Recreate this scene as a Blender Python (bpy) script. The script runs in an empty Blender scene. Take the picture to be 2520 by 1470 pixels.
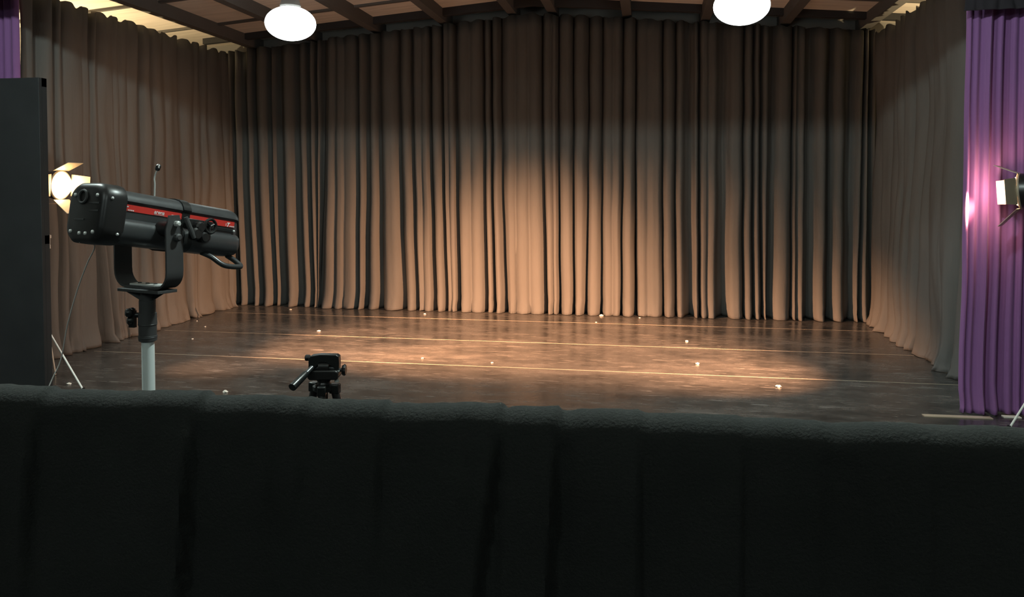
import bpy, bmesh, math, random
from mathutils import Vector as V, Matrix, noise
random.seed(7)
S = bpy.context.scene
C = S.collection
PI = math.pi

# ------------------------------------------------------------------ camera
F = 1960.0                       # focal length in pixels of the 2520 wide frame
YAW, PITCH, HORIZON = math.radians(9.8), math.radians(2.0), 460.0
EYE = V((0, 0, 2.0))
PROW = HORIZON + F * math.tan(PITCH)
cd = bpy.data.cameras.new('camera'); cam = bpy.data.objects.new('camera', cd); C.objects.link(cam)
cam.location = EYE
cam.rotation_euler = (PI / 2 - PITCH, 0, YAW)
cd.sensor_fit = 'HORIZONTAL'; cd.sensor_width = 36.0; cd.lens = 36.0 * F / 2520
cd.shift_y = -(735 - PROW) / 2520
cd.clip_start = 0.05; cd.clip_end = 100
S.camera = cam
RM = Matrix.Rotation(YAW, 3, 'Z') @ Matrix.Rotation(PI / 2 - PITCH, 3, 'X')
CR, CU, CF = RM @ V((1, 0, 0)), RM @ V((0, 1, 0)), RM @ V((0, 0, -1))
HR = V((math.cos(YAW), math.sin(YAW), 0)); HF = V((-math.sin(YAW), math.cos(YAW), 0))

def ray(px, py):
    return CF + CR * ((px - 1260) / F) + CU * ((PROW - py) / F)
def W(px, py, t):                # measured position in the hall, t metres along the view axis
    return EYE + ray(px, py) * t
def onY(px, py, Y):
    r = ray(px, py); return EYE + r * (Y / r.y)
def onZ(px, py, Z=0.0):
    r = ray(px, py); return EYE + r * ((Z - 2.0) / r.z)

# ------------------------------------------------------------------ world, view, lights
S.view_settings.view_transform = 'Standard'; S.view_settings.look = 'None'
S.view_settings.gamma = 1.0; S.view_settings.exposure = 0.0
S.view_settings.use_curve_mapping = False
wd = bpy.data.worlds.new('world'); S.world = wd; wd.use_nodes = True
wd.node_tree.nodes['Background'].inputs[0].default_value = (0.6, 0.7, 0.8, 1)
wd.node_tree.nodes['Background'].inputs[1].default_value = 0.0
try:
    S.cycles.use_denoising = True
    S.cycles.max_bounces = 6; S.cycles.diffuse_bounces = 3
    S.cycles.sample_clamp_indirect = 4.0
except Exception: pass

def light(name, kind, loc, energy, col, size=0.1, target=None, angle=60, blend=0.5, shape=None, size_y=None, spread=None):
    l = bpy.data.lights.new(name, kind); l.energy = energy; l.color = col
    o = bpy.data.objects.new(name, l); C.objects.link(o); o.location = loc
    if kind == 'AREA':
        l.shape = shape or 'DISK'; l.size = size
        if size_y: l.size_y = size_y
        if spread: l.spread = math.radians(spread)
    else: l.shadow_soft_size = size
    if kind == 'SPOT': l.spot_size = math.radians(angle); l.spot_blend = blend
    if target is not None:
        o.rotation_euler = (V(target) - V(loc)).to_track_quat('-Z', 'Y').to_euler()
    return o

WARM = (1.0, 0.50, 0.26); COOL = (0.82, 1.0, 0.97)
LL = V((-5.96, 7.05, 2.03)); LR = V((3.16, 7.08, 1.98))     # the two stage lamps on stands
LLdir = V((1.0, 0.02, -0.08)).normalized(); LRdir = V((-8.3, 4.9, -0.8)).normalized()
def aim(az, el): return V((math.cos(math.radians(az)) * math.cos(math.radians(el)), math.sin(math.radians(az)) * math.cos(math.radians(el)), math.sin(math.radians(el))))
def beam(name, p, az, el, e, ang, blend, col=WARM, size=0.05):
    return light(name, 'SPOT', p, e, col, size, p + aim(az, el), ang, blend)
PL = LL + LLdir * 0.34 + V((0, 0.02, 0)); PR = LR + LRdir * 0.37
beam('stage_light_left', PL, 50, -22, 7200, 56, 1.0)
beam('low_fill_left', PL, 29, -22, 9500, 36, 1.0)  # extra beam added to warm the lower right curtain folds
beam('stage_light_right', PR, 142, -23, 8000, 62, 0.95)
beam('stage_spill_right', PR, 167, -6, 1400, 40, 0.8)
light('curtain_fill_right', 'POINT', LR + LRdir * 0.33 + V((0, 0.06, 0)), 9, (1.0, 0.55, 0.42), 0.04)  # added point light without a fixture, brightens the purple curtain edge
beam('floor_pool_fill', PL, 48, -54, 500, 34, 0.9)  # added spot that makes the floor pool, no second can is built
HOUSE = [(-3.9, 3.0, 4.64), (0.4, 3.0, 4.64)]               # house lights over the audience
for i, p in enumerate(HOUSE):
    light('house_light', 'POINT', p, 400, COOL, 0.13)
for p in ((-2.6, -2.6, 4.3), (0.8, -2.6, 4.3)):
    light('drape_fill', 'POINT', p, 70, COOL, 0.16)  # unseen fill added behind the camera to lift the drape front
LAMPS = [W(715, 58, 9.27), W(1825, 15, 8.37)]               # bay lights over the stage
for p in LAMPS:
    light('bay_light', 'AREA', p + V((0, 0, -0.22)), 36, (0.78, 0.95, 1.0), 0.4, p + V((0, 0, -3)), spread=105)
    light('ceiling_fill', 'AREA', p + V((0, 0, 0.33)), 14, (1, 0.93, 0.84), 0.3, p + V((0, 0, 3)))  # added uplight above each bay lamp, brightens the ceiling boards
light('wing_light_left', 'SPOT', (-8.1, 9.6, 2.9), 300, (1, 0.76, 0.42), 0.08, (-7.9, 9.6, 5), 146, 0.3)
light('wing_light_right', 'SPOT', (4.5, 10.2, 2.9), 340, (1, 0.76, 0.42), 0.08, (4.4, 10.2, 5), 140, 0.3)

# ------------------------------------------------------------------ materials
def mat(name, col, rough=0.6, metal=0.0, spec=0.5, emit=None, es=0.0, sheen=0.0, nscale=None, namt=0.15, bump=0.0, bscale=None, stretch=None, coat=0.0):
    m = bpy.data.materials.new(name); m.use_nodes = True
    nt = m.node_tree; b = nt.nodes['Principled BSDF']
    b.inputs['Base Color'].default_value = (*col, 1); b.inputs['Roughness'].default_value = rough
    b.inputs['Metallic'].default_value = metal; b.inputs['Specular IOR Level'].default_value = spec
    b.inputs['Coat Weight'].default_value = coat
    if sheen:
        b.inputs['Sheen Weight'].default_value = sheen; b.inputs['Sheen Roughness'].default_value = 0.5
    if emit: b.inputs['Emission Color'].default_value = (*emit, 1); b.inputs['Emission Strength'].default_value = es
    if nscale:
        tc = nt.nodes.new('ShaderNodeTexCoord'); mp = nt.nodes.new('ShaderNodeMapping')
        if stretch: mp.inputs['Scale'].default_value = stretch
        nz = nt.nodes.new('ShaderNodeTexNoise'); nz.inputs['Scale'].default_value = nscale; nz.inputs['Detail'].default_value = 5
        rp = nt.nodes.new('ShaderNodeMapRange'); rp.inputs['To Min'].default_value = 1 - namt; rp.inputs['To Max'].default_value = 1 + namt
        mx = nt.nodes.new('ShaderNodeMixRGB'); mx.blend_type = 'MULTIPLY'; mx.inputs[0].default_value = 1
        mx.inputs[1].default_value = (*col, 1)
        L = nt.links.new
        L(tc.outputs['Object'], mp.inputs[0]); L(mp.outputs[0], nz.inputs['Vector']); L(nz.outputs['Fac'], rp.inputs['Value'])
        L(rp.outputs[0], mx.inputs[2]); L(mx.outputs[0], b.inputs['Base Color'])
        if bump:
            n2 = nt.nodes.new('ShaderNodeTexNoise'); n2.inputs['Scale'].default_value = bscale or nscale; n2.inputs['Detail'].default_value = 3
            L(mp.outputs[0], n2.inputs['Vector'])
            bp = nt.nodes.new('ShaderNodeBump'); bp.inputs['Strength'].default_value = bump; bp.inputs['Distance'].default_value = 0.01
            L(n2.outputs['Fac'], bp.inputs['Height']); L(bp.outputs[0], b.inputs['Normal'])
    return m

M = {}
M['drape'] = mat('dark_curtain_cloth', (0.112, 0.106, 0.098), 0.95, spec=0.1, nscale=2.2, namt=0.12, stretch=(3, 3, 0.6), bump=0.25, bscale=14)
M['purple'] = mat('purple_velvet', (0.22, 0.095, 0.25), 0.75, spec=0.25, sheen=0.1, nscale=3, namt=0.12, stretch=(3, 3, 0.5))
M['black_cloth'] = mat('black_wool_cloth', (0.020, 0.0215, 0.020), 0.95, spec=0.12, sheen=0.02, nscale=5, namt=0.3, bump=0.35, bscale=160)
M['black_paint'] = mat('black_paint', (0.02, 0.021, 0.022), 0.7, spec=0.25, nscale=4, namt=0.3)
M['shade_strip'] = mat('curtain_top_shade', (0.03, 0.026, 0.03), 0.95, spec=0.1)  # near-black colour stands for shade on the purple curtain
M['wall'] = mat('grey_plaster', (0.30, 0.29, 0.27), 0.9, spec=0.2, nscale=3, namt=0.1)
M['dark_wall'] = mat('black_wall', (0.04, 0.04, 0.042), 0.9, spec=0.2, nscale=3, namt=0.15)
M['board'] = mat('ceiling_board', (0.74, 0.67, 0.59), 0.85, spec=0.2, nscale=1.3, namt=0.3, stretch=(1.0, 9, 1))
M['beam'] = mat('painted_roof_steel', (0.11, 0.105, 0.10), 0.75, spec=0.3, nscale=2, namt=0.15)
M['carpet'] = mat('dark_carpet', (0.03, 0.03, 0.032), 0.95, spec=0.1, nscale=30, namt=0.3)
M['alu'] = mat('black_anodised', (0.075, 0.078, 0.08), 0.33, metal=0.5, spec=0.6, nscale=30, namt=0.15)
M['alu_flat'] = mat('dark_grey_panel', (0.075, 0.068, 0.068), 0.6, spec=0.4, nscale=30, namt=0.1)
M['black'] = mat('black_plastic', (0.014, 0.013, 0.013), 0.35, spec=0.5, nscale=20, namt=0.2)
M['black_gloss'] = mat('gloss_black_plastic', (0.012, 0.013, 0.013), 0.32, spec=0.5, nscale=20, namt=0.2)
M['yoke'] = mat('dark_powder_coat', (0.045, 0.045, 0.045), 0.6, spec=0.4, nscale=14, namt=0.25)
M['steel'] = mat('bright_steel', (0.70, 0.71, 0.68), 0.4, metal=0.35, nscale=10, namt=0.1)
M['silver'] = mat('silver_tube', (0.78, 0.84, 0.82), 0.45, metal=0.1, nscale=6, namt=0.06)
M['red'] = mat('red_label', (0.62, 0.035, 0.025), 0.5, spec=0.4, nscale=20, namt=0.08)
M['white'] = mat('white_print', (0.85, 0.80, 0.78), 0.6, nscale=10, namt=0.05)
M['white_tube'] = mat('white_tube', (0.85, 0.85, 0.78), 0.4, nscale=10, namt=0.05)
M['paper'] = mat('white_paper', (0.85, 0.80, 0.70), 0.8, nscale=30, namt=0.1)
M['tan'] = mat('tan_metal', (0.55, 0.45, 0.33), 0.45, metal=0.4, nscale=10, namt=0.1)
M['cord'] = mat('grey_cord', (0.34, 0.33, 0.31), 0.6, nscale=10, namt=0.1)
M['glass'] = mat('lens_glass', (0.25, 0.28, 0.30), 0.08, spec=0.8, nscale=4, namt=0.1)
M['lamp_cool'] = mat('lit_bay_lens', (1, 1, 1), 0.5, emit=(0.90, 1.0, 0.98), es=8, nscale=4, namt=0.02)
M['lamp_warm'] = mat('lit_stage_lens', (1, 1, 1), 0.5, emit=(1.0, 0.72, 0.38), es=18, nscale=4, namt=0.02)

# glossy black dance floor: sheet joints, scuffs, fine scratches
def floor_mat():
    m = bpy.data.materials.new('scuffed_dance_floor'); m.use_nodes = True
    nt = m.node_tree; N = nt.nodes.new; L = nt.links.new; b = nt.nodes['Principled BSDF']
    tc = N('ShaderNodeTexCoord')
    def nz(scale, det, st, rot=0.0, rough=0.6):
        mp = N('ShaderNodeMapping'); mp.inputs['Scale'].default_value = st; mp.inputs['Rotation'].default_value = (0, 0, rot)
        n = N('ShaderNodeTexNoise'); n.inputs['Scale'].default_value = scale; n.inputs['Detail'].default_value = det
        n.inputs['Roughness'].default_value = rough
        L(tc.outputs['Object'], mp.inputs[0]); L(mp.outputs[0], n.inputs['Vector']); return n.outputs['Fac']
    def ramp(src, a, c, lo=0.0, hi=1.0):
        r = N('ShaderNodeMapRange'); r.interpolation_type = 'SMOOTHSTEP'
        r.inputs['From Min'].default_value = a; r.inputs['From Max'].default_value = c
        r.inputs['To Min'].default_value = lo; r.inputs['To Max'].default_value = hi
        L(src, r.inputs['Value']); return r.outputs[0]
    def math_(op, a, c):
        n = N('ShaderNodeMath'); n.operation = op
        for i, x in enumerate((a, c)):
            if isinstance(x, (int, float)): n.inputs[i].default_value = x
            else: L(x, n.inputs[i])
        return n.outputs[0]
    big = ramp(nz(0.9, 6, (0.6, 1.2, 1)), 0.3, 0.8)
    mid = ramp(nz(4.0, 8, (0.5, 1.0, 1), 0.3, 0.72), 0.35, 0.8)
    s = None
    for k, (sc, rot) in enumerate(((34, 0.15), (30, -0.5), (38, 0.9))):
        x = ramp(nz(sc, 2, (0.05, 1.0, 1), rot), 0.62, 0.67)
        g = ramp(nz(1.7 + k, 3, (1, 1, 1), rot), 0.5, 0.6)
        x = math_('MULTIPLY', x, g); s = x if s is None else math_('MAXIMUM', s, x)
    dust = math_('ADD', math_('MULTIPLY', big, 0.35), math_('MULTIPLY', mid, 0.45))
    dust = math_('ADD', dust, math_('MULTIPLY', s, 0.9))
    mx = N('ShaderNodeMixRGB'); mx.inputs[1].default_value = (0.024, 0.023, 0.021, 1); mx.inputs[2].default_value = (0.16, 0.14, 0.12, 1)
    L(dust, mx.inputs[0]); L(mx.outputs[0], b.inputs['Base Color'])
    rg = math_('ADD', 0.16, math_('MULTIPLY', dust, 0.3)); L(rg, b.inputs['Roughness'])
    b.inputs['Specular IOR Level'].default_value = 0.5
    bp = N('ShaderNodeBump'); bp.inputs['Strength'].default_value = 0.25; bp.inputs['Distance'].default_value = 0.01
    L(nz(9, 4, (1, 1, 1)), bp.inputs['Height']); L(bp.outputs[0], b.inputs['Normal'])
    return m
M['floor'] = floor_mat()

# ------------------------------------------------------------------ mesh helpers
def new(): return bmesh.new()
def add_box(bm, c, h, ax=None):
    ax = ax or (V((1, 0, 0)), V((0, 1, 0)), V((0, 0, 1))); c = V(c)
    vs = [bm.verts.new(c + ax[0] * (h[0] * i) + ax[1] * (h[1] * j) + ax[2] * (h[2] * k)) for i in (-1, 1) for j in (-1, 1) for k in (-1, 1)]
    for f in ((0, 1, 3, 2), (4, 6, 7, 5), (0, 4, 5, 1), (2, 3, 7, 6), (0, 2, 6, 4), (1, 5, 7, 3)):
        bm.faces.new([vs[i] for i in f])
def span(bm, a, b): add_box(bm, [(a[i] + b[i]) / 2 for i in range(3)], [abs(b[i] - a[i]) / 2 for i in range(3)])
def basis(d):
    d = d.normalized(); a = V((0, 0, 1)) if abs(d.z) < 0.9 else V((1, 0, 0))
    x = d.cross(a).normalized(); return x, x.cross(d).normalized()
def add_tube(bm, pts, r, n=12, cap=True):
    pts = [V(p) for p in pts]; rs = r if isinstance(r, (list, tuple)) else [r] * len(pts); rings = []
    x = None
    for i, p in enumerate(pts):
        d = (pts[min(i + 1, len(pts) - 1)] - pts[max(i - 1, 0)]).normalized()
        if x is None: x, y = basis(d); y = d.cross(x).normalized()
        else:
            x = (x - d * x.dot(d)).normalized(); y = d.cross(x).normalized()
        rings.append([bm.verts.new(p + (x * math.cos(2 * PI * k / n) + y * math.sin(2 * PI * k / n)) * rs[i]) for k in range(n)])
    for a, b in zip(rings, rings[1:]):
        for k in range(n): bm.faces.new((a[k], a[(k + 1) % n], b[(k + 1) % n], b[k]))
    if cap: bm.faces.new(rings[0][::-1]); bm.faces.new(rings[-1])
def add_lathe(bm, o, d, prof, n=28, cap=True):     # prof: (distance along d, radius)
    o = V(o); d = V(d).normalized(); x, y = basis(d); rings = []
    for a, r in prof: rings.append([bm.verts.new(o + d * a + (x * math.cos(2 * PI * k / n) + y * math.sin(2 * PI * k / n)) * max(r, 1e-4)) for k in range(n)])
    for a, b in zip(rings, rings[1:]):
        for k in range(n): bm.faces.new((a[k], a[(k + 1) % n], b[(k + 1) % n], b[k]))
    if cap: bm.faces.new(rings[0][::-1]); bm.faces.new(rings[-1])
def add_loft(bm, rings, cap=True, closed=True):
    R = [[bm.verts.new(p) for p in r] for r in rings]; n = len(R[0])
    for a, b in zip(R, R[1:]):
        for k in range(n if closed else n - 1): bm.faces.new((a[k], a[(k + 1) % n], b[(k + 1) % n], b[k]))
    if cap: bm.faces.new(R[0][::-1]); bm.faces.new(R[-1])
def add_torus(bm, o, axis, R, r, n=24, m=8):
    x, y = basis(V(axis)); z = V(axis).normalized(); o = V(o); rings = []
    for i in range(n):
        a = 2 * PI * i / n; c = x * math.cos(a) + y * math.sin(a)
        rings.append([bm.verts.new(o + c * (R + r * math.cos(2 * PI * k / m)) + z * r * math.sin(2 * PI * k / m)) for k in range(m)])
    for i in range(n):
        a, b = rings[i], rings[(i + 1) % n]
        for k in range(m): bm.faces.new((a[k], a[(k + 1) % m], b[(k + 1) % m], b[k]))
def smooth_pts(p, n=6):
    p = [V(q) for q in p]; out = []
    for i in range(len(p) - 1):
        a, b, c, d = p[max(i - 1, 0)], p[i], p[i + 1], p[min(i + 2, len(p) - 1)]
        for k in range(n):
            t = k / n
            out.append(0.5 * ((2 * b) + (c - a) * t + (2 * a - 5 * b + 4 * c - d) * t * t + (3 * b - a - 3 * c + d) * t ** 3))
    return out + [p[-1]]

ROOTLOC = {}
def root_of(o):
    while o.parent: o = o.parent
    return o
def obj(name, bm, m, parent=None, origin=None, bevel=0.0, smooth=None, label=None):
    """links ONE mesh; vertices are given in hall coordinates"""
    off = V(root_of(parent).location) if parent else V(origin or (0, 0, 0))
    bmesh.ops.translate(bm, verts=bm.verts, vec=-off)
    bmesh.ops.recalc_face_normals(bm, faces=bm.faces)
    me = bpy.data.meshes.new(name); bm.to_mesh(me); bm.free()
    me.materials.append(m)
    if smooth is None: smooth = 0.6
    if smooth:
        for p in me.polygons: p.use_smooth = True
        try: me.set_sharp_from_angle(angle=smooth)
        except Exception: pass
    o = bpy.data.objects.new(name, me); C.objects.link(o)
    if parent: o.parent = parent
    else: o.location = off
    if bevel:
        md = o.modifiers.new('bevel', 'BEVEL'); md.width = bevel; md.segments = 2; md.limit_method = 'ANGLE'
    if label: o['label'] = label
    return o
def tag(o, label, cat, group=None, kind=None):
    if label: o['label'] = label
    if cat: o['category'] = cat
    if group: o['group'] = group
    if kind: o['kind'] = kind
    return o
def thing(name, loc, label, cat, group=None):
    o = bpy.data.objects.new(name, None); C.objects.link(o); o.location = loc; o.empty_display_size = 0.1
    return tag(o, label, cat, group)
def struct(name, bm, m, **k):
    o = obj(name, bm, m, smooth=0, **k); o['kind'] = 'structure'; return o
def boxes(*bs):
    bm = new()
    for a, b in bs: span(bm, a, b)
    return bm

# ------------------------------------------------------------------ the hall
XL, XR, YB, YF = -6.9, 3.25, 12.4, 6.2       # curtain planes, stage front
MID = -1.8
def zbeam(x): return 4.75 - 0.085 * abs(x - MID)
struct('floor', boxes(((-9.0, YF, -0.05), (5.6, 13.0, 0.0))), M['floor'])
struct('floor_auditorium', boxes(((-9.0, -4.0, -0.95), (5.6, YF, -0.9))), M['carpet'])
struct('floor_platform', boxes(((-4.5, -2.5, -0.9), (4.5, 3.6, 0.45))), M['carpet'])
struct('wall_stage_front', boxes(((-9.0, YF, -0.9), (5.6, YF + 0.06, -0.05))), M['dark_wall'])
struct('wall_back', boxes(((-9.0, 12.85, -0.05), (5.6, 13.0, 5.2))), M['wall'])
struct('wall_left', boxes(((-9.15, -4.0, -0.95), (-9.0, 13.0, 5.2))), M['wall'])
struct('wall_right', boxes(((5.6, -4.0, -0.95), (5.75, 13.0, 5.2))), M['wall'])
struct('wall_rear', boxes(((-9.15, -4.15, -0.95), (5.75, -4.0, 5.2))), M['dark_wall'])
struct('wall_proscenium', boxes(((-9.0, 6.9, 3.92), (5.6, 7.1, 5.2)), ((-9.0, 6.9, 0), (-7.6, 7.1, 3.92)), ((4.3, 6.9, 0), (5.6, 7.1, 3.92))), M['dark_wall'])
bm = new()
for x0, x1 in ((-9.1, MID), (MID, 5.7)):
    z0, z1 = zbeam(x0) + 0.17, zbeam(x1) + 0.17
    add_loft(bm, [[V((x0, y, z0)), V((x1, y, z1)), V((x1, y, z1 + 0.06)), V((x0, y, z0 + 0.06))] for y in (-4.1, 13.0)])
struct('ceiling', bm, M['board'])
n = 0
for x in (-7.9, -6.62, -5.55, -4.42, -3.28, -2.15, -1.52, -0.36, 0.82, 1.98, 3.12, 4.3):
    zb = zbeam(x); n += 1
    struct('trim_%d' % n, boxes(((x - 0.07, 7.1, zb), (x + 0.07, 12.85, zb + 0.2))), M['beam'])
for y in (8.4, 9.9, 11.4):
    n += 1; bm = new()
    for x0, x1 in ((-9.0, MID), (MID, 5.6)):
        z0, z1 = zbeam(x0) + 0.135, zbeam(x1) + 0.135
        add_loft(bm, [[V((x0, yy, z0)), V((x1, yy, z1)), V((x1, yy, z1 + 0.05)), V((x0, yy, z0 + 0.05))] for yy in (y - 0.03, y + 0.03)])
    struct('trim_%d' % n, bm, M['beam'])
n += 1; bm = new()
for x0, x1 in ((-7.3, MID), (MID, 3.7)):      # gable beam above the back curtain
    z0, z1 = 4.36 if x0 < MID else 4.79, 4.79 if x0 < MID else 4.36
    add_loft(bm, [[V((x0, yy, z0)), V((x1, yy, z1)), V((x1, yy, z1 + 0.22)), V((x0, yy, z0 + 0.22))] for yy in (12.2, 12.3)])
struct('trim_%d' % n, bm, M['dark_wall'])

# ------------------------------------------------------------------ curtains
def curtain(name, A, B, nrm, valleys, ztop, amp, m, zbot=0.004, label='', cat='curtain', group=None, sub=9, nz=30, seed=0, scallop=0.0, flare=0.06, gap=0.0, rough=1.0, soft=0.025, top_amp=0.75):
    """valleys: list of (s, drift, depth) fractions along A->B; folds bulge towards nrm between them"""
    rnd = random.Random(seed)
    A, B, nrm = V(A), V(B), V(nrm).normalized(); L = (B - A).length; d = (B - A) / L
    vs = sorted(valleys); cols = []          # (s_metre, driftmetre, profile, local amp)
    for i in range(len(vs) - 1):
        s0, dr0, w0 = vs[i]; s1, dr1, w1 = vs[i + 1]
        k = rnd.uniform(0.75, 1.1); skew = rnd.uniform(-0.25, 0.25); fine = rnd.uniform(0.0, 0.05); ph = rnd.uniform(0, 6)
        wd_ = s1 - s0; nn = max(sub, int(wd_ / 0.018))
        nn = min(nn, 26)
        for j in range(nn):
            t = j / nn
            f0 = min(0.45, w0 / wd_ / 2); f1 = min(0.45, w1 / wd_ / 2)
            dip = 1.0
            if t < f0: p = 0.0; dip = 1 - 0.7 * t / f0
            elif t > 1 - f1: p = 0.0; dip = 1 - 0.7 * (1 - t) / f1
            else:
                q = (t - f0) / (1 - f0 - f1); q = q ** (1 + skew) if skew > 0 else 1 - (1 - q) ** (1 - skew)
                p = (1 - abs(2 * q - 1) ** 2.6) ** 0.75
            lo = (0.45 if (w0 if t < 0.5 else w1) < soft else -gap); lo = lo if lo > 0 else (lo * dip if p == 0 else -gap * 0.3); p = (lo + (1 - lo) * p) * (k if p > 0.5 else 1) * (min(1, 0.6 + wd_ / 0.5) if lo > 0 else 1) + fine * math.sin(t * 14 + ph) * p
            cols.append((s0 + wd_ * t, dr0 + (dr1 - dr0) * t, p, (rnd.random(), i)))
    cols.append((vs[-1][0], vs[-1][1], cols[0][2], (0, 0)))
    bm = new(); grid = []
    for j in range(nz + 1):
        v = (j / nz) ** 1.35          # denser near the hem
        row = []
        for (s, dr, p, (r0, i)) in cols:
            pt = A + d * (s + dr * (1 - v) ** 2.2)
            zt = ztop(s) - scallop * (0.5 + 0.5 * math.sin(s / 0.27 * 2 * PI)) ** 2
            z = zbot + (zt - zbot) * v
            a = amp * (1 - (1 - top_amp) * v)
            h = max(0.0, 1 - (z - zbot) / 0.35)
            off = a * p * (1 + 0.5 * (rough - 1) * noise.noise(V((s * 1.3, z * 0.5, seed + 20)))) + (rough - 1) * 0.02 * noise.noise(V((s * 5, z * 1.2, seed + 30))) + flare * h * h * (0.3 + p) + 0.012 * noise.noise(V((s * 3.1, z * 0.9, seed)))
            off += 0.02 * h * rough * noise.noise(V((s * 14, z * 9, seed + 3)))
            side = 0.012 * noise.noise(V((s * 2.0, z * 1.3, seed + 9))) + 0.02 * h * rough * noise.noise(V((s * 9, z * 6, seed + 5)))
            zz = z + (0.012 * max(0, noise.noise(V((s * 7, 0, seed)))) if j == 0 else 0)
            q = pt + nrm * off + d * side
            row.append(bm.verts.new((q.x, q.y, zz)))
        grid.append(row)
    for a, b in zip(grid, grid[1:]):
        for k in range(len(a) - 1): bm.faces.new((a[k], a[k + 1], b[k + 1], b[k]))
    o = obj(name, bm, m, origin=(A + B) / 2, smooth=1.6)
    sol = o.modifiers.new('cloth_thickness', 'SOLIDIFY'); sol.thickness = 0.004; sol.offset = 0
    return tag(o, label, cat, group)

def xb(px): return onY(px, 560, YB + 0.05).x
# dark gaps between folds, read off the photograph: (x in the frame, drift of the hem, gap width px)
BV = [(548, 0, 6), (560, 6, 6), (574, 12, 10), (598, 18, 20), (624, 22, 14), (662, 18, 18), (684, 10, 26), (727, 14, 22), (758, 12, 14), (778, 8, 8), (800, -26, 30),
      (830, -8, 4), (852, -6, 5), (884, 0, 10), (908, -10, 20), (936, 2, 18), (984, 14, 14), (1015, 16, 14), (1038, 10, 5), (1060, 16, 10), (1089, 14, 10), (1104, 12, 4),
      (1124, 8, 16), (1158, 6, 5), (1191, 8, 12), (1210, 8, 8), (1234, 14, 12), (1268, 6, 4), (1300, 8, 6), (1334, 14, 12), (1358, 6, 4), (1374, 4, 9), (1410, 4, 9),
      (1448, -6, 10), (1481, 0, 10), (1508, 0, 3), (1531, -2, 9), (1563, 0, 9)]
BV2 = [(1560, 6, 6), (1592, 2, 3), (1628, 6, 4), (1660, 4, 4), (1693, 6, 22), (1718, 6, 4), (1742, 0, 3), (1778, 2, 24), (1828, 4, 4), (1852, 4, 4), (1870, 10, 6), (1899, -8, 18),
       (1948, 2, 4), (1962, 2, 3), (1991, 0, 24), (2041, 2, 15), (2093, 4, 28), (2124, -8, 5), (2138, 14, 10), (2158, 6, 14), (2185, 0, 4), (2205, 0, 6)]
def vals(lst, x0, ws=0.8): 
    k = 12.6 / F
    return [(xb(p) - x0, dr * k, w * k * ws) for p, dr, w in lst]
def ztop_back(x0): return lambda s: min(4.72, 4.30 + 0.42 * (1 - abs(x0 + s - MID) / 5.1)) 
x0, x1, x2 = xb(548), xb(800), xb(1563)
x3 = xb(2205)
parts_ = [p for p in BV if p[0] <= 800]
curtain('stage_curtain', (x0, YB + 0.12, 0), (x1, YB + 0.12, 0), (0, -1, 0), vals(parts_, x0, 1.0), ztop_back(x0), 0.10, M['drape'], gap=1.4, seed=1, scallop=0.03,
        label='narrow left panel of the dark back curtain, deep shadowed folds behind the followspot nose', group=None)
curtain('stage_curtain', (x1, YB + 0.06, 0), (x2, YB + 0.06, 0), (0, -1, 0), vals([p for p in BV if p[0] >= 800], x1, 0.6), ztop_back(x1), 0.10, M['drape'], gap=1.0, seed=2, scallop=0.03,
        label='wide middle panel of the back curtain, lit brightest orange brown')
curtain('stage_curtain', (xb(1560), YB + 0.10, 0), (x3, YB + 0.10, 0), (0, -1, 0), vals(BV2, xb(1560), 1.0), ztop_back(xb(1560)), 0.09, M['drape'], gap=1.4, seed=3, scallop=0.03,
        label='right panel of the back curtain with wide black gaps between its folds')
def rand_vals(L, lo, hi, seed, wlo=0.02, whi=0.07, dr=0.12, d0=0):
    r = random.Random(seed); s = 0; out = [(0, 0, 0.01)]
    while s < L - hi:
        s += r.uniform(lo, hi); out.append((s, d0 + r.uniform(-dr, dr), r.uniform(wlo, whi)))
    out.append((L, 0, 0.01)); return out
yl0, yl1 = 7.80, 12.27
curtain('side_curtain', (XL, yl0, 0), (XL, yl1, 0), (1, 0, 0), rand_vals(yl1 - yl0, 0.10, 0.42, 11, 0.005, 0.06, 0.2), lambda s: 4.21, 0.10, M['drape'], seed=4, rough=2.6, gap=0.5, scallop=0.05, flare=0.05,
        label='long dark curtain down the left side of the stage, behind the followspot')
curtain('side_curtain', (XR, 7.9, 0), (XR, 12.27, 0), (-1, 0, 0), rand_vals(4.37, 0.14, 0.5, 15, 0.01, 0.05, 0.2), lambda s: 4.21, 0.10, M['drape'], seed=5, rough=2.6, gap=0.5, scallop=0.05, flare=0.05,
        label='long dark curtain down the right side of the stage, beside the purple curtain')
# purple house curtains
def pv(px): return onY(px, 700, 7.60).x
PX0 = pv(2362)
PV = [(2362, 0, 2), (2376, 0, 3), (2398, -4, 4), (2430, -2, 8), (2462, 0, 18), (2490, 4, 5), (2512, 0, 5), (2530, 0, 8), (2560, 0, 8), (2596, 0, 6), (2640, 0, 8), (2700, 0, 8)]
curtain('purple_curtain', (PX0, 7.60, 0), (pv(2700), 7.60, 0), (0, -1, 0), [(pv(p) - PX0, dr * .0036, w * .0036) for p, dr, w in PV], lambda s: 4.3, 0.10, M['purple'], seed=6, zbot=0.01, flare=0.02, top_amp=0.9,
        label='tall purple velvet curtain drawn to the right edge of the stage', cat='curtain')
lx = onY(55, 150, 7.60).x
curtain('purple_curtain', (-8.1, 7.60, 0), (lx, 7.60, 0), (0, -1, 0), rand_vals(lx + 8.1, 0.09, 0.16, 21, 0.01, 0.03, 0.02), lambda s: 4.3, 0.12, M['purple'], seed=7, zbot=0.01, flare=0.02,
        label='dim purple curtain at the far left edge, seen above the black flat', cat='curtain')
PE0 = onY(2372, 20, 7.42).x; PE1 = pv(2700)
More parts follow.
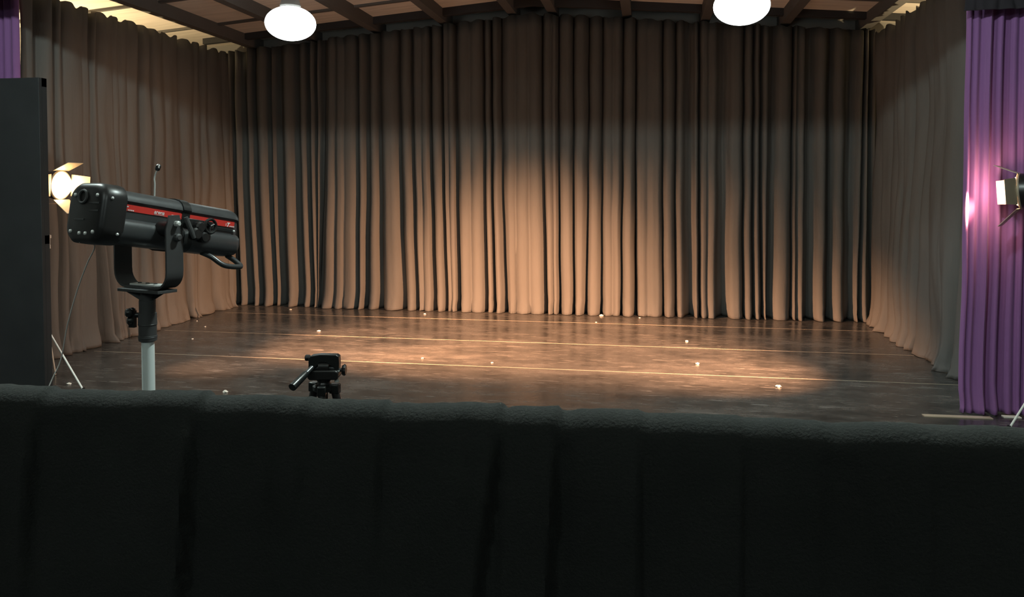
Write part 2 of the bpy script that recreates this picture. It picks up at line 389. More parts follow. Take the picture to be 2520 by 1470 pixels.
curtain('shade_strip', (PE0, 7.42, 0), (PE1, 7.42, 0), (0, -1, 0), rand_vals(PE1 - PE0, 0.10, 0.2, 31, 0.01, 0.03, 0.0), lambda s: 4.3, 0.05, M['shade_strip'], seed=8, zbot=3.50, flare=0.0,  # dark folded strip put where the curtain top is only in shade
        label='black strip standing in for the shade across the top of the right purple curtain', cat='painted shade')

# black scenery flat at the left
fe = W(128, 600, 7.6)
t = thing('scenery_flat', (fe.x - 0.9, 6.78, 0), 'tall black flat standing at the left edge of the stage', 'scenery flat')
bm = new(); span(bm, (fe.x - 1.8, 6.60, 0), (fe.x, 6.64, 3.02)); obj('panel', bm, M['black_paint'], t, bevel=0.004)
for xx in (fe.x - 1.77, fe.x - 0.9, fe.x - 0.03):
    bm = new(); span(bm, (xx - 0.03, 6.64, 0), (xx + 0.03, 6.70, 3.02)); obj('stile', bm, M['black_paint'], t)
for zz in (0.04, 1.5, 2.98):
    bm = new(); span(bm, (fe.x - 1.8, 6.64, zz - 0.04), (fe.x, 6.70, zz + 0.04)); obj('rail', bm, M['black_paint'], t)

# ------------------------------------------------------------------ ceiling bay lights
def bay_light(p, label, cord_top):
    t = thing('bay_light', p, label, 'ceiling light', None)
    bm = new(); add_lathe(bm, p, (0, 0, -1), [(0.195 * math.sin(PI * k / 24 - PI / 2), 0.29 * math.cos(PI * k / 24 - PI / 2)) for k in range(25)], 40); obj('diffuser', bm, M['lamp_cool'], t)
    bm = new(); add_lathe(bm, p, (0, 0, 1), [(0.175, 0.10), (0.20, 0.12), (0.30, 0.09), (0.31, 0.03)], 32); obj('housing', bm, M['beam'], t)
    bm = new(); add_tube(bm, [p + V((0, 0, 0.3)), V((p.x, p.y, cord_top))], 0.012, 8); obj('hanger', bm, M['beam'], t)
bay_light(LAMPS[0], 'glaring white bay light hanging at the top left of the stage', zbeam(LAMPS[0].x) + 0.25)
bay_light(LAMPS[1], 'glaring white bay light hanging at the top right, cut by the frame', zbeam(LAMPS[1].x) + 0.25)

# ------------------------------------------------------------------ stage lamps on stands
def stage_lamp(p, d, label, doors):
    d = d.normalized(); t = thing('stage_lamp', p, label, 'stage light')
    sd = d.cross(V((0, 0, 1))).normalized(); up = sd.cross(d)
    bm = new(); add_lathe(bm, p, d, [(a * 1.25, b * 1.25) for a, b in ((-0.20, 0.05), (-0.19, 0.085), (-0.10, 0.10), (0.06, 0.105), (0.10, 0.115), (0.14, 0.115))], 32); obj('housing', bm, M['black'], t)
    bm = new(); add_lathe(bm, p, d, [(a * 1.25, b * 1.25) for a, b in ((0.12, 0.106), (0.15, 0.103), (0.185, 0.08), (0.205, 0.045), (0.21, 0.005))], 32); obj('lens', bm, M['lamp_warm'], t)
    bm = new(); add_torus(bm, p + d * 0.18, d, 0.140, 0.012, 32, 8); obj('gel_frame', bm, M['tan'], t)
    for (axis, ang, w) in doors:
        o_ = p + d * 0.1875 + axis * 0.144; other = axis.cross(d).normalized()
        dr = d * math.cos(ang) + axis * math.sin(ang); nn = dr.cross(other)
        bm = new(); ring = []
        for e in (-0.002, 0.002):
            ring.append([o_ + other * (-0.11) + nn * e, o_ + other * 0.11 + nn * e, o_ + other * w + dr * 0.19 + nn * e, o_ - other * w + dr * 0.19 + nn * e])
        add_loft(bm, ring); obj('barn_door', bm, M['tan'], t)
    bm = new(); pts = [p + sd * 0.155, p + sd * 0.155 - V((0, 0, 0.17)), p - V((0, 0, 0.20)), p - sd * 0.155 - V((0, 0, 0.20)), p - sd * 0.155]
    add_tube(bm, pts, 0.009, 8); obj('yoke', bm, M['tan'], t)
    for q in (1, -1):
        bm = new(); add_lathe(bm, p + sd * 0.125 * q, sd * q, [(0, 0.02), (0.035, 0.02), (0.04, 0.014)], 14); obj('knob', bm, M['black'], t)
    return t, sd, up
def lamp_stand(base, h, dirs, label, head, barn=None, foot_r=0.5, hub=0.56):
    t = thing('lamp_stand', base, label, 'lamp stand')
    bm = new(); add_tube(bm, [base + V((0, 0, 0.12)), base + V((0, 0, h * 0.62))], 0.016, 12); add_tube(bm, [base + V((0, 0, h * 0.6)), base + V((0, 0, h))], 0.012, 12); obj('pole', bm, M['black'], t)
    bm = new(); add_lathe(bm, base + V((0, 0, hub - 0.04)), (0, 0, 1), [(0, 0.03), (0.08, 0.03)], 14); obj('collar', bm, M['black'], t)
    for q in dirs:
        bm = new(); add_tube(bm, [base + V((0, 0, hub)), base + V(q)], 0.009, 10)
        lg = obj('leg', bm, M['white_tube'], t)
        bm = new(); add_lathe(bm, base + V(q) - V((0, 0, 0.0)), (0, 0, 1), [(0, 0.016), (0.03, 0.014)], 10); obj('foot', bm, M['black'], lg)
    bm = new(); add_tube(bm, [base + V((0, 0, h)), V((head.x, head.y, h)), V((head.x, head.y, head.z - 0.20))], 0.012, 10); obj('crossbar', bm, M['black'], t)
    return t
lt, sdl, upl = stage_lamp(LL, LLdir, 'lit stage lamp glaring orange white on a stand at the far left', [(V((0, 0, 1)), 0.5, 0.11), (V((0, 0, -1)), 0.7, 0.11), (-LLdir.cross(V((0, 0, 1))), 0.15, 0.10), (LLdir.cross(V((0, 0, 1))), 1.45, 0.10)])
rt, sdr, upr = stage_lamp(LR, LRdir, 'lit stage lamp at the right edge in front of the purple curtain', [(V((0, 0, 1)), 0.45, 0.11), (V((0, 0, -1)), 0.8, 0.11), (LRdir.cross(V((0, 0, 1))), 0.15, 0.10), (-LRdir.cross(V((0, 0, 1))), 1.3, 0.10)])
bl = V((-5.93, 7.03, 0))
fl = onZ(206, 962); bl_leg = V((fl.x - bl.x, fl.y - bl.y, 0))
st = lamp_stand(bl, 1.78, [bl_leg, (-0.28, 0.42, 0), (-0.3, -0.28, 0)], 'thin lamp stand behind the black flat with one pale leg showing', LL)
bm = new(); cp = W(119, 590, 7.85); add_box(bm, cp, (0.012, 0.01, 0.05)); add_box(bm, cp + V((0.012, 0, 0.03)), (0.012, 0.012, 0.015)); add_box(bm, cp + V((0.0, 0, -0.07)), (0.016, 0.01, 0.018))
add_tube(bm, [cp, V((bl.x, bl.y, cp.z))], 0.005, 6)
obj('clamp', bm, M['steel'], st, label='bright steel clamp on the stand pole')
br = V((3.27, 7.12, 0)); fr_ = onZ(2483, 1056)
lamp_stand(br, 1.74, [V((fr_.x - br.x, fr_.y - br.y, 0)), (0.34, 0.2, 0), (0.2, -0.4, 0)], 'lamp stand at the right edge with a white leg before the purple curtain', LR, hub=0.62)

# papers below the purple curtain, litter on the stage
def scrap(p, size, seed, label):
    r = random.Random(seed); bm = new()
    bmesh.ops.create_icosphere(bm, subdivisions=2, radius=size)
    for v in bm.verts:
        k = 1 + 0.7 * noise.noise(v.co * (1.6 / size) + V((seed, 0, 0)))
        v.co = V((v.co.x * k * 1.2, v.co.y * k, v.co.z * k * 0.55 + size * 0.4))
        if v.co.z < 0.0: v.co.z = 0.0
    bmesh.ops.translate(bm, verts=bm.verts, vec=V((p.x, p.y, 0.0)))
    o = obj('paper_scrap', bm, M['paper'], origin=(p.x, p.y, 0), smooth=0)
    return tag(o, label, 'litter', 'paper scraps littering the stage floor')
SC = [(1462, 771, 0.045, 'crumpled pale scrap at the hem of the middle curtain panel, biggest of the pair'),
      (1480, 775, 0.03, 'crumpled pale scrap just right of the biggest scrap at the middle curtain hem'),
      (1467, 794, 0.012, 'tiny white speck of litter in front of the crumpled scraps at the curtain hem'),
      (785, 816, 0.024, 'small pale scrap on the floor left of centre, behind the tripod'),
      (1045, 771, 0.022, 'white scrap lying by the back curtain hem left of centre'),
      (2157, 806, 0.035, 'bright white scrap on the floor by the right rear corner'),
      (1716, 897, 0.024, 'white scrap lying right of centre near the front floor joint'),
      (1915, 953, 0.028, 'curled white scrap lying nearest the purple curtain on the front floor'),
      (1040, 883, 0.016, 'white speck on the floor right of the tripod head'),
      (505, 805, 0.014, 'tiny white speck on the floor near the left side curtain, in front of its neighbour'),
      (485, 791, 0.012, 'tiny white speck at the foot of the left side curtain'),
      (474, 835, 0.014, 'white speck on the floor right of the followspot stand'),
      (715, 760, 0.02, 'white speck against the hem of the left back panel'),
      (555, 966, 0.026, 'small white scrap showing just above the black drape, left of the tripod'),
      (170, 946, 0.024, 'small white scrap above the black drape by the pale stand leg'),
      (1690, 841, 0.02, 'flat white fleck beside the middle floor joint, right of centre'),
      (1574, 783, 0.014, 'pale fleck near the hem at the joint of middle and right panels'),
      (1211, 894, 0.014, 'small white fleck on the front floor joint at centre')]
for i, (px, py, s, l) in enumerate(SC): scrap(onZ(px, py + (3 if py < 778 else 0)), s * 0.8, i * 3.7, l)
bm = new(); a, b = onZ(2272, 1024), onZ(2440, 1030)
d = (b - a).normalized(); q = V((-d.y, d.x, 0))
add_box(bm, (a + b) / 2 + V((0, 0, 0.004)), ((b - a).length / 2, 0.035, 0.0035), (d, q, V((0, 0, 1))))
tag(obj('batten', bm, M['tan'], origin=(a + b) / 2), 'thin pale batten lying on the floor under the purple curtain', 'batten')
bm = new(); a, b = onZ(2468, 1027), onZ(2510, 1027); add_box(bm, (a + b) / 2 + V((0, 0, 0.004)), (0.07, 0.03, 0.0035))
tag(obj('paper_strip', bm, M['paper'], origin=(a + b) / 2), 'short white strip on the floor beside the white stand leg', 'paper')
# joints between the dance floor sheets
for px, py, w_, l in ((1260, 905, 0.006, 'front'), (1260, 842, 0.0035, 'middle'), (1260, 790, 0.003, 'rear')):
    y = onZ(px, py).y; n += 1
    struct('trim_%d' % n, boxes(((XL + 0.25, y - w_, 0.0), (XR - 0.15, y + w_, 0.0015))), M['tan'])

# ------------------------------------------------------------------ followspot
O = W(363, 546, 2.45)
Dh = (HR * 0.466 + HF * 0.885).normalized()
D = (Dh + V((0, 0, -0.17))).normalized(); Sd = (HR * 0.885 - HF * 0.466).normalized(); U = Sd.cross(D).normalized()
if U.z < 0: U = -U
def fs(a, b, c): return O + D * (a - 0.067) + Sd * b + U * c
basez = W(363, 708, 2.45).z
spot = thing('followspot', (O.x, O.y, basez), 'long black followspot with a red stripe, tilted down towards the stage', 'followspot')
H = [(0.0, 0.080), (0.022, 0.0795), (0.042, 0.075), (0.056, 0.066), (0.064, 0.055), (0.067, 0.046), (0.064, 0.040), (0.061, 0.038), (0.061, -0.006), (0.070, -0.010),
     (0.079, -0.018), (0.083, -0.032), (0.083, -0.052), (0.078, -0.066), (0.066, -0.076), (0.05, -0.08), (0.0, -0.081)]
prof = H + [(-x, z) for x, z in H[-2:0:-1]]
def sect(a, k=1.0, kz=None): return [fs(a, x * k, z * (kz or k)) for x, z in prof]
bm = new(); add_loft(bm, [sect(-0.08), sect(0.150), ]); obj('rear_barrel', bm, M['alu'], spot, smooth=0.7)
bm = new(); add_loft(bm, [sect(0.150, 0.99), sect(0.352, 0.99), sect(0.362, 0.96), sect(0.369, 0.93)], cap=False); 
add_loft(bm, [sect(0.366, 0.86), sect(0.369, 0.93)], cap=False); add_loft(bm, [sect(0.34, 0.86), sect(0.366, 0.86)], cap=False)
obj('front_barrel', bm, M['alu'], spot, smooth=0.7)
bm = new(); add_lathe(bm, fs(0.33, 0, 0), D, [(0, 0.06), (0.012, 0.055), (0.018, 0.03), (0.02, 0.002)], 32); obj('lens', bm, M['glass'], spot)
bm = new()
R1, R2 = sect(0.138, 1.045), sect(0.168, 1.045)
add_loft(bm, [R1, R2]); obj('clamp_band', bm, M['black_gloss'], spot, smooth=0.7)
# side stripe and its print (each side)
for sgn in (1, -1):
    for a0, a1 in ((-0.074, 0.138), (0.168, 0.352)):
        bm = new(); add_box(bm, fs((a0 + a1) / 2, sgn * 0.0618, 0.0270), ((a1 - a0) / 2, 0.0012, 0.0095), (D, Sd, U)); s_ = obj('stripe', bm, M['red'], spot, label='red label stripe')
def text(body, a, c, size, parent, bold=0.0, shear=0.2):
    cu = bpy.data.curves.new('lettering', 'FONT'); cu.body = body; cu.size = size; cu.extrude = 0.0004; cu.shear = shear; cu.offset = bold
    to = bpy.data.objects.new('tmp', cu); C.objects.link(to)
    dg = bpy.context.evaluated_depsgraph_get(); me = bpy.data.meshes.new_from_object(to.evaluated_get(dg))
    bpy.data.objects.remove(to)
    m3 = Matrix((D, U, Sd)).transposed()
    org = fs(a, 0.0636, c)
    for v in me.vertices: v.co = org + m3 @ v.co - V(root_of(parent).location)
    me.materials.clear(); me.materials.append(M['white'])
    o = bpy.data.objects.new('lettering', me); C.objects.link(o); o.parent = parent; o['label'] = 'white lettering'
    return o
text('arena', 0.036, 0.0225, 0.0165, spot, 0.0002)
text('T', -0.066, 0.0190, 0.0175, spot, 0.0010, 0.3)
text('T', 0.318, 0.0190, 0.0175, spot, 0.0010, 0.3)
MK = [(a + 0.0135 + k * 0.0055, 0.0205, 0.0018, 0.0018) for a in (-0.064, 0.32) for k in range(4)] + [(a - 0.004, 0.024, 0.0009, 0.0045) for a in (-0.064, 0.32)]
MK += [(0.056, 0.0195, 0.018, 0.0004), (0.110, 0.0265, 0.010, 0.0009), (0.126, 0.0225, 0.006, 0.0022)]
for a, c, w, h in MK:
    bm = new(); add_box(bm, fs(a, 0.0635, c), (w, 0.0004, h), (D, Sd, U)); obj('printed_mark', bm, M['white'], spot)
bm = new(); add_box(bm, fs(0.27, 0.0615, 0.006), (0.078, 0.0015, 0.0042), (D, Sd, U)); obj('focus_slot', bm, M['black_gloss'], spot)
bm = new(); add_lathe(bm, fs(0.352, 0.062, 0.006), Sd, [(0, 0.004), (0.004, 0.004), (0.006, 0.002)], 12); obj('screw', bm, M['steel'], spot)
# lamp house (rounded rectangle)
def rrect(a, w, h, r, cz=0.0, n=6):
    out = []
    for cx, cy, s in ((w - r, h - r, 0), (-(w - r), h - r, 1), (-(w - r), -(h - r), 2), (w - r, -(h - r), 3)):
        for k in range(n + 1):
            an = PI / 2 * (s + k / n); out.append(fs(a, cx + r * math.cos(an), cz + cy + r * math.sin(an)))
    return out
bm = new(); add_loft(bm, [rrect(-0.142, 0.064, 0.070, 0.040), rrect(-0.138, 0.076, 0.080, 0.044), rrect(-0.128, 0.083, 0.087, 0.046), rrect(-0.085, 0.085, 0.088, 0.046), rrect(-0.072, 0.084, 0.087, 0.046), rrect(-0.068, 0.080, 0.083, 0.044)])
house = obj('lamp_house', bm, M['black'], spot, smooth=0.7)
for b, c in ((0.045, 0.028), (0.045, 0.006), (-0.02, -0.02)):
    bm = new(); add_box(bm, fs(-0.143, b * 0.9, c), (0.0012, 0.022, 0.0022), (D, Sd, U)); obj('vent_slot', bm, M['yoke'], house)
for b, c in ((-0.055, 0.05), (0.055, 0.05), (-0.055, -0.055), (0.055, -0.055), (0.02, -0.06), (-0.01, -0.06)):
    bm = new(); add_lathe(bm, fs(-0.141, b * 0.9, c), -D, [(0, 0.006), (0.004, 0.005), (0.006, 0.002)], 10); obj('screw', bm, M['steel'], house)
for a, c in ((-0.12, 0.045), (-0.09, -0.055)):
    bm = new(); add_lathe(bm, fs(a, 0.083, c), Sd, [(0, 0.0045), (0.003, 0.004), (0.0045, 0.002)], 10); obj('screw', bm, M['steel'], house)
bm = new(); add_torus(bm, fs(-0.144, -0.012, 0.045), D, 0.018, 0.004); obj('switch_ring', bm, M['yoke'], house)
# yoke
Z = V((0, 0, 1))
def yk(b, z): return O + Sd * b + V((0, 0, z))
zb_ = basez - O.z
path = [(-0.118, 0.022), (-0.118, -0.02), (-0.118, zb_ + 0.055)]
for k in range(1, 6): an = PI + PI / 2 * k / 6; path.append((-0.118 + 0.05 + 0.05 * math.cos(an), zb_ + 0.052 + 0.05 * math.sin(an)))
path.append((-0.068, zb_ + 0.002)); path.append((0.068, zb_ + 0.002))
for k in range(1, 6): an = 3 * PI / 2 + PI / 2 * k / 6; path.append((0.118 - 0.05 + 0.05 * math.cos(an), zb_ + 0.052 + 0.05 * math.sin(an)))
path += [(0.118, zb_ + 0.055), (0.118, -0.02), (0.118, 0.022)]
bm = new(); rings = []
for i, (b, z) in enumerate(path):
    b0, z0 = path[max(i - 1, 0)]; b1, z1 = path[min(i + 1, len(path) - 1)]
    tb, tz = b1 - b0, z1 - z0; l = math.hypot(tb, tz); nb, nz_ = -tz / l, tb / l
    w = 0.030 if 0 < i < len(path) - 1 else 0.018
    rings.append([yk(b + nb * e * 0.003, z + nz_ * e * 0.003) + Dh * (w * f) for e, f in ((-1, -1), (-1, 1), (1, 1), (1, -1))])
add_loft(bm, rings); obj('yoke', bm, M['yoke'], spot, smooth=0.6)
for sgn in (1, -1):
    bm = new(); add_lathe(bm, yk(sgn * 0.075, -0.018) - Dh * 0.012, Sd * sgn, [(0, 0.022), (0.04, 0.020), (0.0405, 0.014)], 24)
    obj('pivot_boss', bm, M['black'], spot)
for (z, r) in ((-0.004, 0.009), (-0.045, 0.012)):
    bm = new(); add_lathe(bm, yk(0.121, z) + Dh * 0.005, Sd, [(0, r), (0.012, r), (0.016, r * 0.6)], 8); obj('bolt', bm, M['steel'] if z > -0.02 else M['yoke'], spot)
bm = new(); add_tube(bm, [yk(0.128, 0.015) + Dh * 0.035, yk(0.135, -0.02) + Dh * 0.045, yk(0.14, -0.05) + Dh * 0.055], [0.007, 0.008, 0.006], 10); obj('tilt_lever', bm, M['yoke'], spot)
for a, c, r in ((0.175, -0.022, 0.020), (0.205, -0.030, 0.017), (0.185, 0.0, 0.018)):
    bm = new(); prof_ = [(0, r * 0.6), (0.02, r * 0.6), (0.021, r), (0.036, r), (0.042, r * 0.75)]; add_lathe(bm, fs(a, 0.062, c), Sd, prof_, 14); obj('knob', bm, M['black'], spot, smooth=0.4)
bm = new(); add_torus(bm, fs(0.225, 0.095, 0.008), Sd, 0.022, 0.005); add_tube(bm, [fs(0.225, 0.06, 0.008), fs(0.225, 0.095, 0.008)], 0.006, 8)
for k in range(3):
    an = 2 * PI * k / 3 + 0.5; add_tube(bm, [fs(0.225, 0.095, 0.008), fs(0.225 + 0.022 * math.cos(an), 0.095, 0.008 + 0.022 * math.sin(an))], 0.003, 6)
obj('hand_wheel', bm, M['black_gloss'], spot)
bm = new(); add_box(bm, fs(0.20, 0.075, 0.012), (0.05, 0.004, 0.012), (D, Sd, U)); obj('focus_carriage', bm, M['black'], spot, bevel=0.002)
bm = new(); add_tube(bm, smooth_pts([fs(0.245, 0.045, -0.076), fs(0.262, 0.075, -0.088), fs(0.285, 0.098, -0.108), fs(0.31, 0.104, -0.113), fs(0.345, 0.104, -0.112), fs(0.366, 0.10, -0.108), fs(0.362, 0.075, -0.092), fs(0.352, 0.045, -0.076)], 5), 0.0085, 12); obj('handle', bm, M['alu'], spot)
bm = new(); lv = smooth_pts([W(380, 492, 2.5), W(381, 455, 2.5), W(380, 440, 2.5), W(383, 428, 2.5), W(387, 419, 2.5)], 5); add_tube(bm, lv, 0.0022, 8)
lev = obj('iris_lever', bm, M['steel'], spot, label='thin bent steel lever')
bm = new(); kd = (W(392, 405, 2.5) - W(387, 419, 2.5)).normalized(); add_lathe(bm, W(386.5, 420, 2.5), kd, [(0, 0.005), (0.004, 0.008), (0.016, 0.008), (0.021, 0.004)], 12); obj('knob', bm, M['black_gloss'], lev)
bm = new(); add_box(bm, W(390.5, 409, 2.485), (0.0018, 0.001, 0.006)); obj('knob_highlight', bm, M['white'], lev)  # white sliver stands for the highlight on the black knob
bm = new(); add_box(bm, O + V((0, 0, zb_ + 0.0085)) + Sd * -0.004, (0.020, 0.058, 0.003), (Dh, Sd, Z)); pl = obj('base_plate', bm, M['steel'], spot, label='bright steel base plate', bevel=0.001)
for k in (-1, 0, 1):
    bm = new(); add_lathe(bm, O + V((0, 0, zb_ + 0.011)) + Sd * (0.036 * k - 0.004), Z, [(0, 0.006), (0.003, 0.006)], 8); obj('bolt', bm, M['alu'], pl)
cord_pts = smooth_pts([fs(-0.13, -0.02, -0.085), W(233, 604, 2.42), W(214, 650, 2.42), W(190, 715, 2.42), W(166, 800, 2.40), W(150, 885, 2.38), W(128, 935, 2.34), W(112, 985, 2.30), W(105, 1100, 2.3), V((W(105, 1100, 2.3).x, W(105, 1100, 2.3).y, 0.455))], 5)
bm = new(); add_tube(bm, cord_pts, 0.0019, 8); obj('power_cord', bm, M['cord'], spot, label='thin grey power cord')

# stand of the followspot
base = V((O.x, O.y, 0.45)); ax = W(365, 900, 2.45)
A0 = V((ax.x, ax.y, 0))
def az(py): return W(365, py, 2.45).z
stand = thing('followspot_stand', (A0.x, A0.y, 0.45), 'stand with a silver pole and black socket carrying the followspot', 'stand')
bm = new(); add_tube(bm, [A0 + Z * 0.60, A0 + Z * az(828)], 0.0188, 24); obj('pole', bm, M['silver'], stand, label='silver pole')
bm = new(); add_lathe(bm, A0 + Z * az(840), Z, [(0, 0.021), (0.003, 0.0265), (0.018, 0.0275), (0.019, 0.0262), (az(800) - az(840), 0.0262), (az(799) - az(840), 0.0275), (az(770) - az(840), 0.0265), (az(769) - az(840), 0.024), (az(738) - az(840), 0.024)], 28)
obj('socket', bm, M['yoke'], stand, smooth=0.5)
for py in (797, 829):
    bm = new(); add_torus(bm, A0 + Z * az(py), Z, 0.0268, 0.0013, 28, 6); obj('socket_ring', bm, M['alu'], stand)
bm = new(); zt = basez - 0.003; zl = az(752)
for sgn in (1, -1):
    add_loft(bm, [[A0 + HR * (sgn * 0.018) + HF * e + Z * zl, A0 + HR * (sgn * 0.024) + HF * e + Z * (zl + 0.02), A0 + HR * (sgn * 0.075) + HF * e + Z * zt, A0 + HR * (sgn * 0.01) + HF * e + Z * zt] for e in (-0.004, 0.004)])
add_tube(bm, [A0 + Z * az(752), A0 + Z * (zt - 0.002)], 0.02, 16)
obj('gusset', bm, M['yoke'], stand, smooth=0.5)
bm = new(); add_box(bm, V((A0.x, A0.y, basez - 0.0065)), (0.035, 0.092, 0.0045), (Dh, Sd, Z)); add_tube(bm, [V((A0.x, A0.y, basez - 0.002)) - Sd * 0.09, V((A0.x, A0.y, basez - 0.002)) - Sd * 0.084], 0.002, 6); obj('top_plate', bm, M['yoke'], stand, bevel=0.001)
bm = new(); kc = A0 - HR * 0.022 + Z * az(775); add_tube(bm, [kc, kc - HR * 0.02], 0.008, 10)
for k in range(3):
    an = 2 * PI * k / 3 + 0.5; c = kc - HR * 0.026 + (HF * math.cos(an) * 0.012 + Z * math.sin(an) * 0.017)
    add_lathe(bm, c, -HR - HF * 0.3, [(-0.006, 0.010), (0, 0.014), (0.010, 0.013), (0.014, 0.008)], 12)
add_box(bm, kc - HR * 0.024 - Z * 0.012, (0.010, 0.006, 0.026)); obj('clamp_knob', bm, M['black_gloss'], stand, smooth=0.7)
bm = new(); add_tube(bm, [A0 + Z * 0.58, A0 + Z * 0.98], 0.024, 20); obj('lower_tube', bm, M['yoke'], stand)
for k in range(3):
    an = 0.9 + 2 * PI * k / 3; e = A0 + V((math.cos(an) * 0.42, math.sin(an) * 0.42, 0.475))
    bm = new(); add_tube(bm, [A0 + Z * 0.93, e], 0.011, 10); lg = obj('leg', bm, M['silver'], stand)
    bm = new(); add_lathe(bm, V((e.x, e.y, 0.45)), Z, [(0, 0.018), (0.03, 0.014)], 12); obj('rubber_foot', bm, M['black'], lg)

# ------------------------------------------------------------------ camera tripod
T = 2.15
def tw(px, py, dz=0.0): return W(px, py, T + dz)
tc_ = tw(797, 940); TB = V((tc_.x, tc_.y, 0.45))
tri = thing('camera_tripod', TB, 'small black camera tripod with a pan handle and empty head, behind the drape', 'tripod')
axs = (HR, HF, Z)
def tbox(name, x0_, y0_, x1_, y1_, half, m, bev=0.003, dz=0.0, par=None):
    a, b = tw(x0_, y0_, dz), tw(x1_, y1_, dz); c = (a + b) / 2
    bm = new(); add_box(bm, c, (abs((b - a).dot(HR)) / 2, half, abs(b.z - a.z) / 2), axs); return obj(name, bm, m, par or tri, bevel=bev)
# platform: arched body with plate
bm = new(); c0 = tw(797, 905)
prof2 = [(762, 908), (762, 880), (768, 874), (790, 871), (830, 872), (836, 876), (837, 892), (836, 912), (828, 912), (824, 902), (812, 896), (808, 892), (800, 890), (789, 891), (785, 896), (780, 902), (775, 904), (773, 908)]
add_loft(bm, [[tw(x, y, 0) + HF * e for x, y in prof2] for e in (-0.014, 0.012)]); obj('tilt_plate', bm, M['black_gloss'], tri, smooth=0.5, bevel=0.0015)
bm = new(); add_lathe(bm, tw(751, 881), HR, [(0, 0.006), (0.002, 0.0085), (0.012, 0.0085), (0.014, 0.006), (0.03, 0.005)], 14); obj('release_knob', bm, M['black'], tri)
bm = new(); add_tube(bm, [tw(770, 906), tw(833, 907)], 0.008, 16); obj('tilt_axle', bm, M['alu'], tri)
bm = new(); add_lathe(bm, tw(786, 903), HR, [(0, 0.017), (0.028, 0.017)], 20); obj('tilt_drum', bm, M['black'], tri)
bm = new(); prof3 = [(761, 911), (768, 908), (829, 908), (835, 911), (837, 916), (836, 926), (832, 931), (766, 932), (761, 926)]
add_loft(bm, [[tw(x, y, 0) + HF * e for x, y in prof3] for e in (-0.024, 0.024)]); obj('head_body', bm, M['black'], tri, smooth=0.5, bevel=0.003)
bm = new(); add_lathe(bm, TB + Z * (tw(797, 945).z - 0.45), Z, [(0, 0.019), (0.006, 0.016), (0.012, 0.020), (0.02, 0.021)], 24); obj('pan_base', bm, M['black'], tri)
bm = new(); add_lathe(bm, tw(836, 911), HR, [(0, 0.005), (0.006, 0.005), (0.007, 0.013), (0.013, 0.016), (0.017, 0.013)], 10); kn = obj('tilt_knob', bm, M['black_gloss'], tri, smooth=0.3)
bm = new(); add_box(bm, tw(834, 911) - HF * 0.012, (0.004, 0.002, 0.0022), axs); obj('screw', bm, M['steel'], tri)
h0, h1 = tw(768, 905, -0.02), tw(719, 954, -0.10); hd = (h1 - h0)
bm = new(); add_tube(bm, [h0, h0 + hd * 0.35], 0.0062, 14); hn = obj('pan_handle', bm, M['alu'], tri)
bm = new(); add_tube(bm, [h0 + hd * 0.3, h0 + hd * 0.36, h0 + hd * 0.97, h1], [0.0075, 0.0092, 0.0108, 0.0105], 18); obj('grip', bm, M['black_gloss'], hn, smooth=0.7)
bm = new(); add_lathe(bm, TB + Z * (tw(797, 962).z - 0.45), Z, [(0, 0.026), (0.004, 0.030), (0.014, 0.030), (0.018, 0.022), (0.02, 0.012)], 24); obj('shoulder', bm, M['black_gloss'], tri)
bm = new(); add_lathe(bm, tw(829, 937, -0.01), Z, [(-0.004, 0.006), (0, 0.0065), (0.004, 0.006)], 12); obj('level_bubble', bm, M['steel'], tri)
for (px, an) in ((760, 2.7), (832, -0.2), (800, -1.7 + 0.2)):
    dirv = HR * math.cos(an) + HF * math.sin(an)
    top = TB + Z * (tw(797, 955).z - 0.45) + dirv * 0.03; e = TB + dirv * 0.30 + Z * 0.02
    bm = new(); add_tube(bm, [top, top + (e - top) * 0.5, top + (e - top) * 0.51, e], [0.011, 0.011, 0.008, 0.008], 12)
    lg = obj('leg', bm, M['black'], tri)
    bm = new(); add_box(bm, top + dirv * 0.002, (0.013, 0.011, 0.013), (dirv, dirv.cross(Z), Z)); obj('hinge', bm, M['black_gloss'], lg, bevel=0.003)
    bm = new(); add_lathe(bm, V((e.x, e.y, 0.45)), Z, [(0, 0.012), (0.03, 0.010)], 10); obj('rubber_foot', bm, M['black'], lg)
bm = new(); add_tube(bm, [TB + Z * (tw(797, 962).z - 0.45), TB + Z * 0.62], 0.011, 12); obj('centre_column', bm, M['black'], tri)

# ------------------------------------------------------------------ front rail and black drape
RZ = 1.5425; RY = 1.62
rl = thing('railing', (-0.3, RY, 0.45), 'booth railing in the foreground, hidden under the black drape', 'railing')
bm = new(); add_tube(bm, [V((-2.7, RY, RZ - 0.06)), V((2.2, RY, RZ - 0.06))], 0.028, 16); obj('top_rail', bm, M['yoke'], rl)
for x in (-2.6, -1.4, -0.2, 1.0, 2.1):
    bm = new(); add_tube(bm, [V((x, RY, 0.45)), V((x, RY, RZ - 0.06))], 0.02, 12); obj('post', bm, M['yoke'], rl)
def rx(px, py=1000): r = ray(px, py); return r.x * (RY - 0.04) / r.y
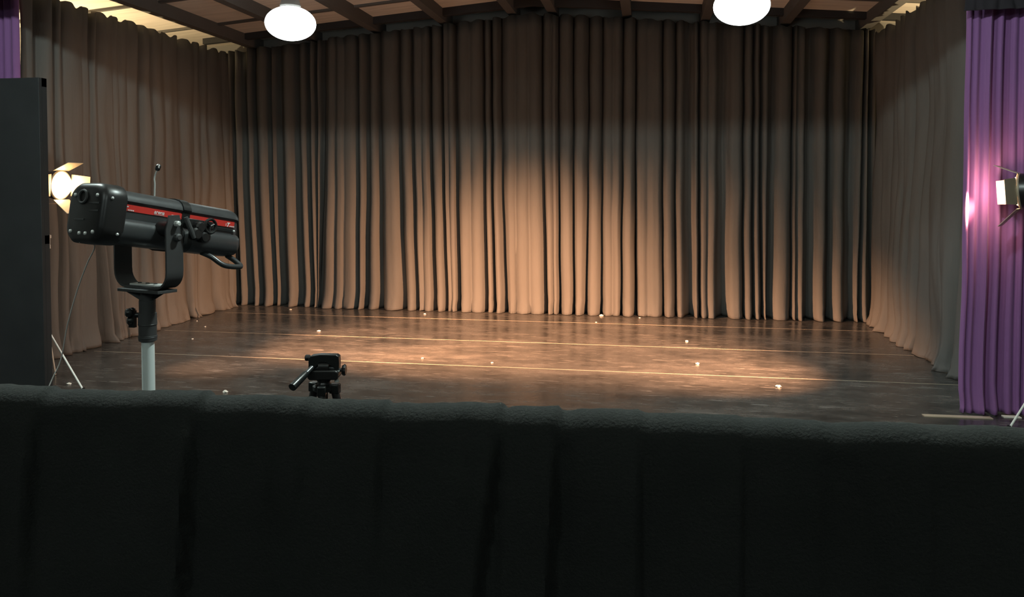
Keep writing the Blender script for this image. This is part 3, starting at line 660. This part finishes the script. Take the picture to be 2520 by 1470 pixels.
# creases: (x top, x bottom, step height, sharp width, fade length downward)
CRE = [(95, 25, 0.022, 0.010, 0.45), (482, 415, 0.026, 0.009, 1.0), (668, 640, 0.008, 0.02, 0.35), (742, 700, 0.010, 0.015, 0.22), (935, 915, 0.013, 0.008, 0.30), (1150, 1150, 0.006, 0.01, 0.25), (1225, 1090, 0.024, 0.010, 1.0), (1240, 1200, -0.012, 0.008, 1.0), (1368, 1322, 0.024, 0.008, 1.0), (1410, 1380, -0.008, 0.02, 1.0),
       (1575, 1562, 0.016, 0.007, 0.75), (1828, 1812, 0.014, 0.007, 0.9), (2020, 2010, 0.006, 0.012, 0.5), (2110, 2330, -0.007, 0.03, 0.9), (2290, 2300, 0.007, 0.012, 0.8)]
CR_ = []
for a, b, h, w, f in CRE:
    xa = rx(a, 1000); xb_ = ray(b, 1430).x * (RY - 0.05) / ray(b, 1430).y
    CR_.append((xa, xb_ - xa, h, w, f))
bm = new(); nx = 620; X0, X1 = -2.75, 2.3
secs = [(0.10, 'b', -0.55), (0.075, 'b', -0.2), (0.05, 'b', -0.06)]
rows = []
sec = []
for k in range(6): sec.append((0.055 - 0.002 * k, -0.55 + 0.09 * k, 1, 0))          # audience side hidden back fall
for k in range(9):
    an = PI * k / 8; sec.append((0.045 * math.cos(an), -0.045 + 0.045 * math.sin(an), max(0, math.cos(an)), math.sin(an)))
nd = 46
for k in range(1, nd + 1): sec.append((-0.045 - 0.018 * (k / nd), -0.045 - (RZ - 0.045 - 0.47) * (k / nd), -1, 0))
for i in range(nx + 1):
    x = X0 + (X1 - X0) * i / nx; col = []
    for j, (dy, dz, ny, nz_) in enumerate(sec):
        down = max(0.0, -dz) if ny <= 0 else 0.0
        if ny > 0 and nz_ == 0: down = 0
        top_k = 0.25 + 0.75 * min(1, down / 0.15); off = 0.006 * noise.noise(V((x * 1.6, down * 0.8, 1))) + 0.004 * noise.noise(V((x * 7 + down, down * 2.0, 5)))
        xs = x
        for xa, dxx, h, w, f in CR_:
            tt = min(1.3, down / 0.85); q = x - (xa + dxx * (tt ** 1.2)) - 0.006 * noise.noise(V((down * 4, xa, 2)))
            fade = max(0.0, 1 - max(0.0, down - f * 0.6) / (f * 0.6 + 0.05))
            fade *= top_k
            if q < 0: off += 1.3 * h * fade * math.exp(q / 0.07)
            else: off += -0.5 * h * fade * math.exp(-q / 0.03) + 1.3 * h * fade * max(0.0, 1 - q / w)
        off += 0.0022 * noise.noise(V((x * 38, down * 6, 8))) * (1 if nz_ > 0.2 else 0.3)
        n3 = V((0, ny if nz_ == 0 else ny, nz_))
        if n3.length > 0: n3.normalize()
        p = V((x, RY + dy, RZ + 0.006 * x + dz)) + n3 * off
        col.append(bm.verts.new(p))
    rows.append(col)
for a, b in zip(rows, rows[1:]):
    for k in range(len(a) - 1): bm.faces.new((a[k], b[k], b[k + 1], a[k + 1]))
dr = obj('black_drape', bm, M['black_cloth'], origin=(-0.3, RY, 0.45), smooth=1.6)
tag(dr, 'black cloth draped over the rail across the whole foreground', 'drape')
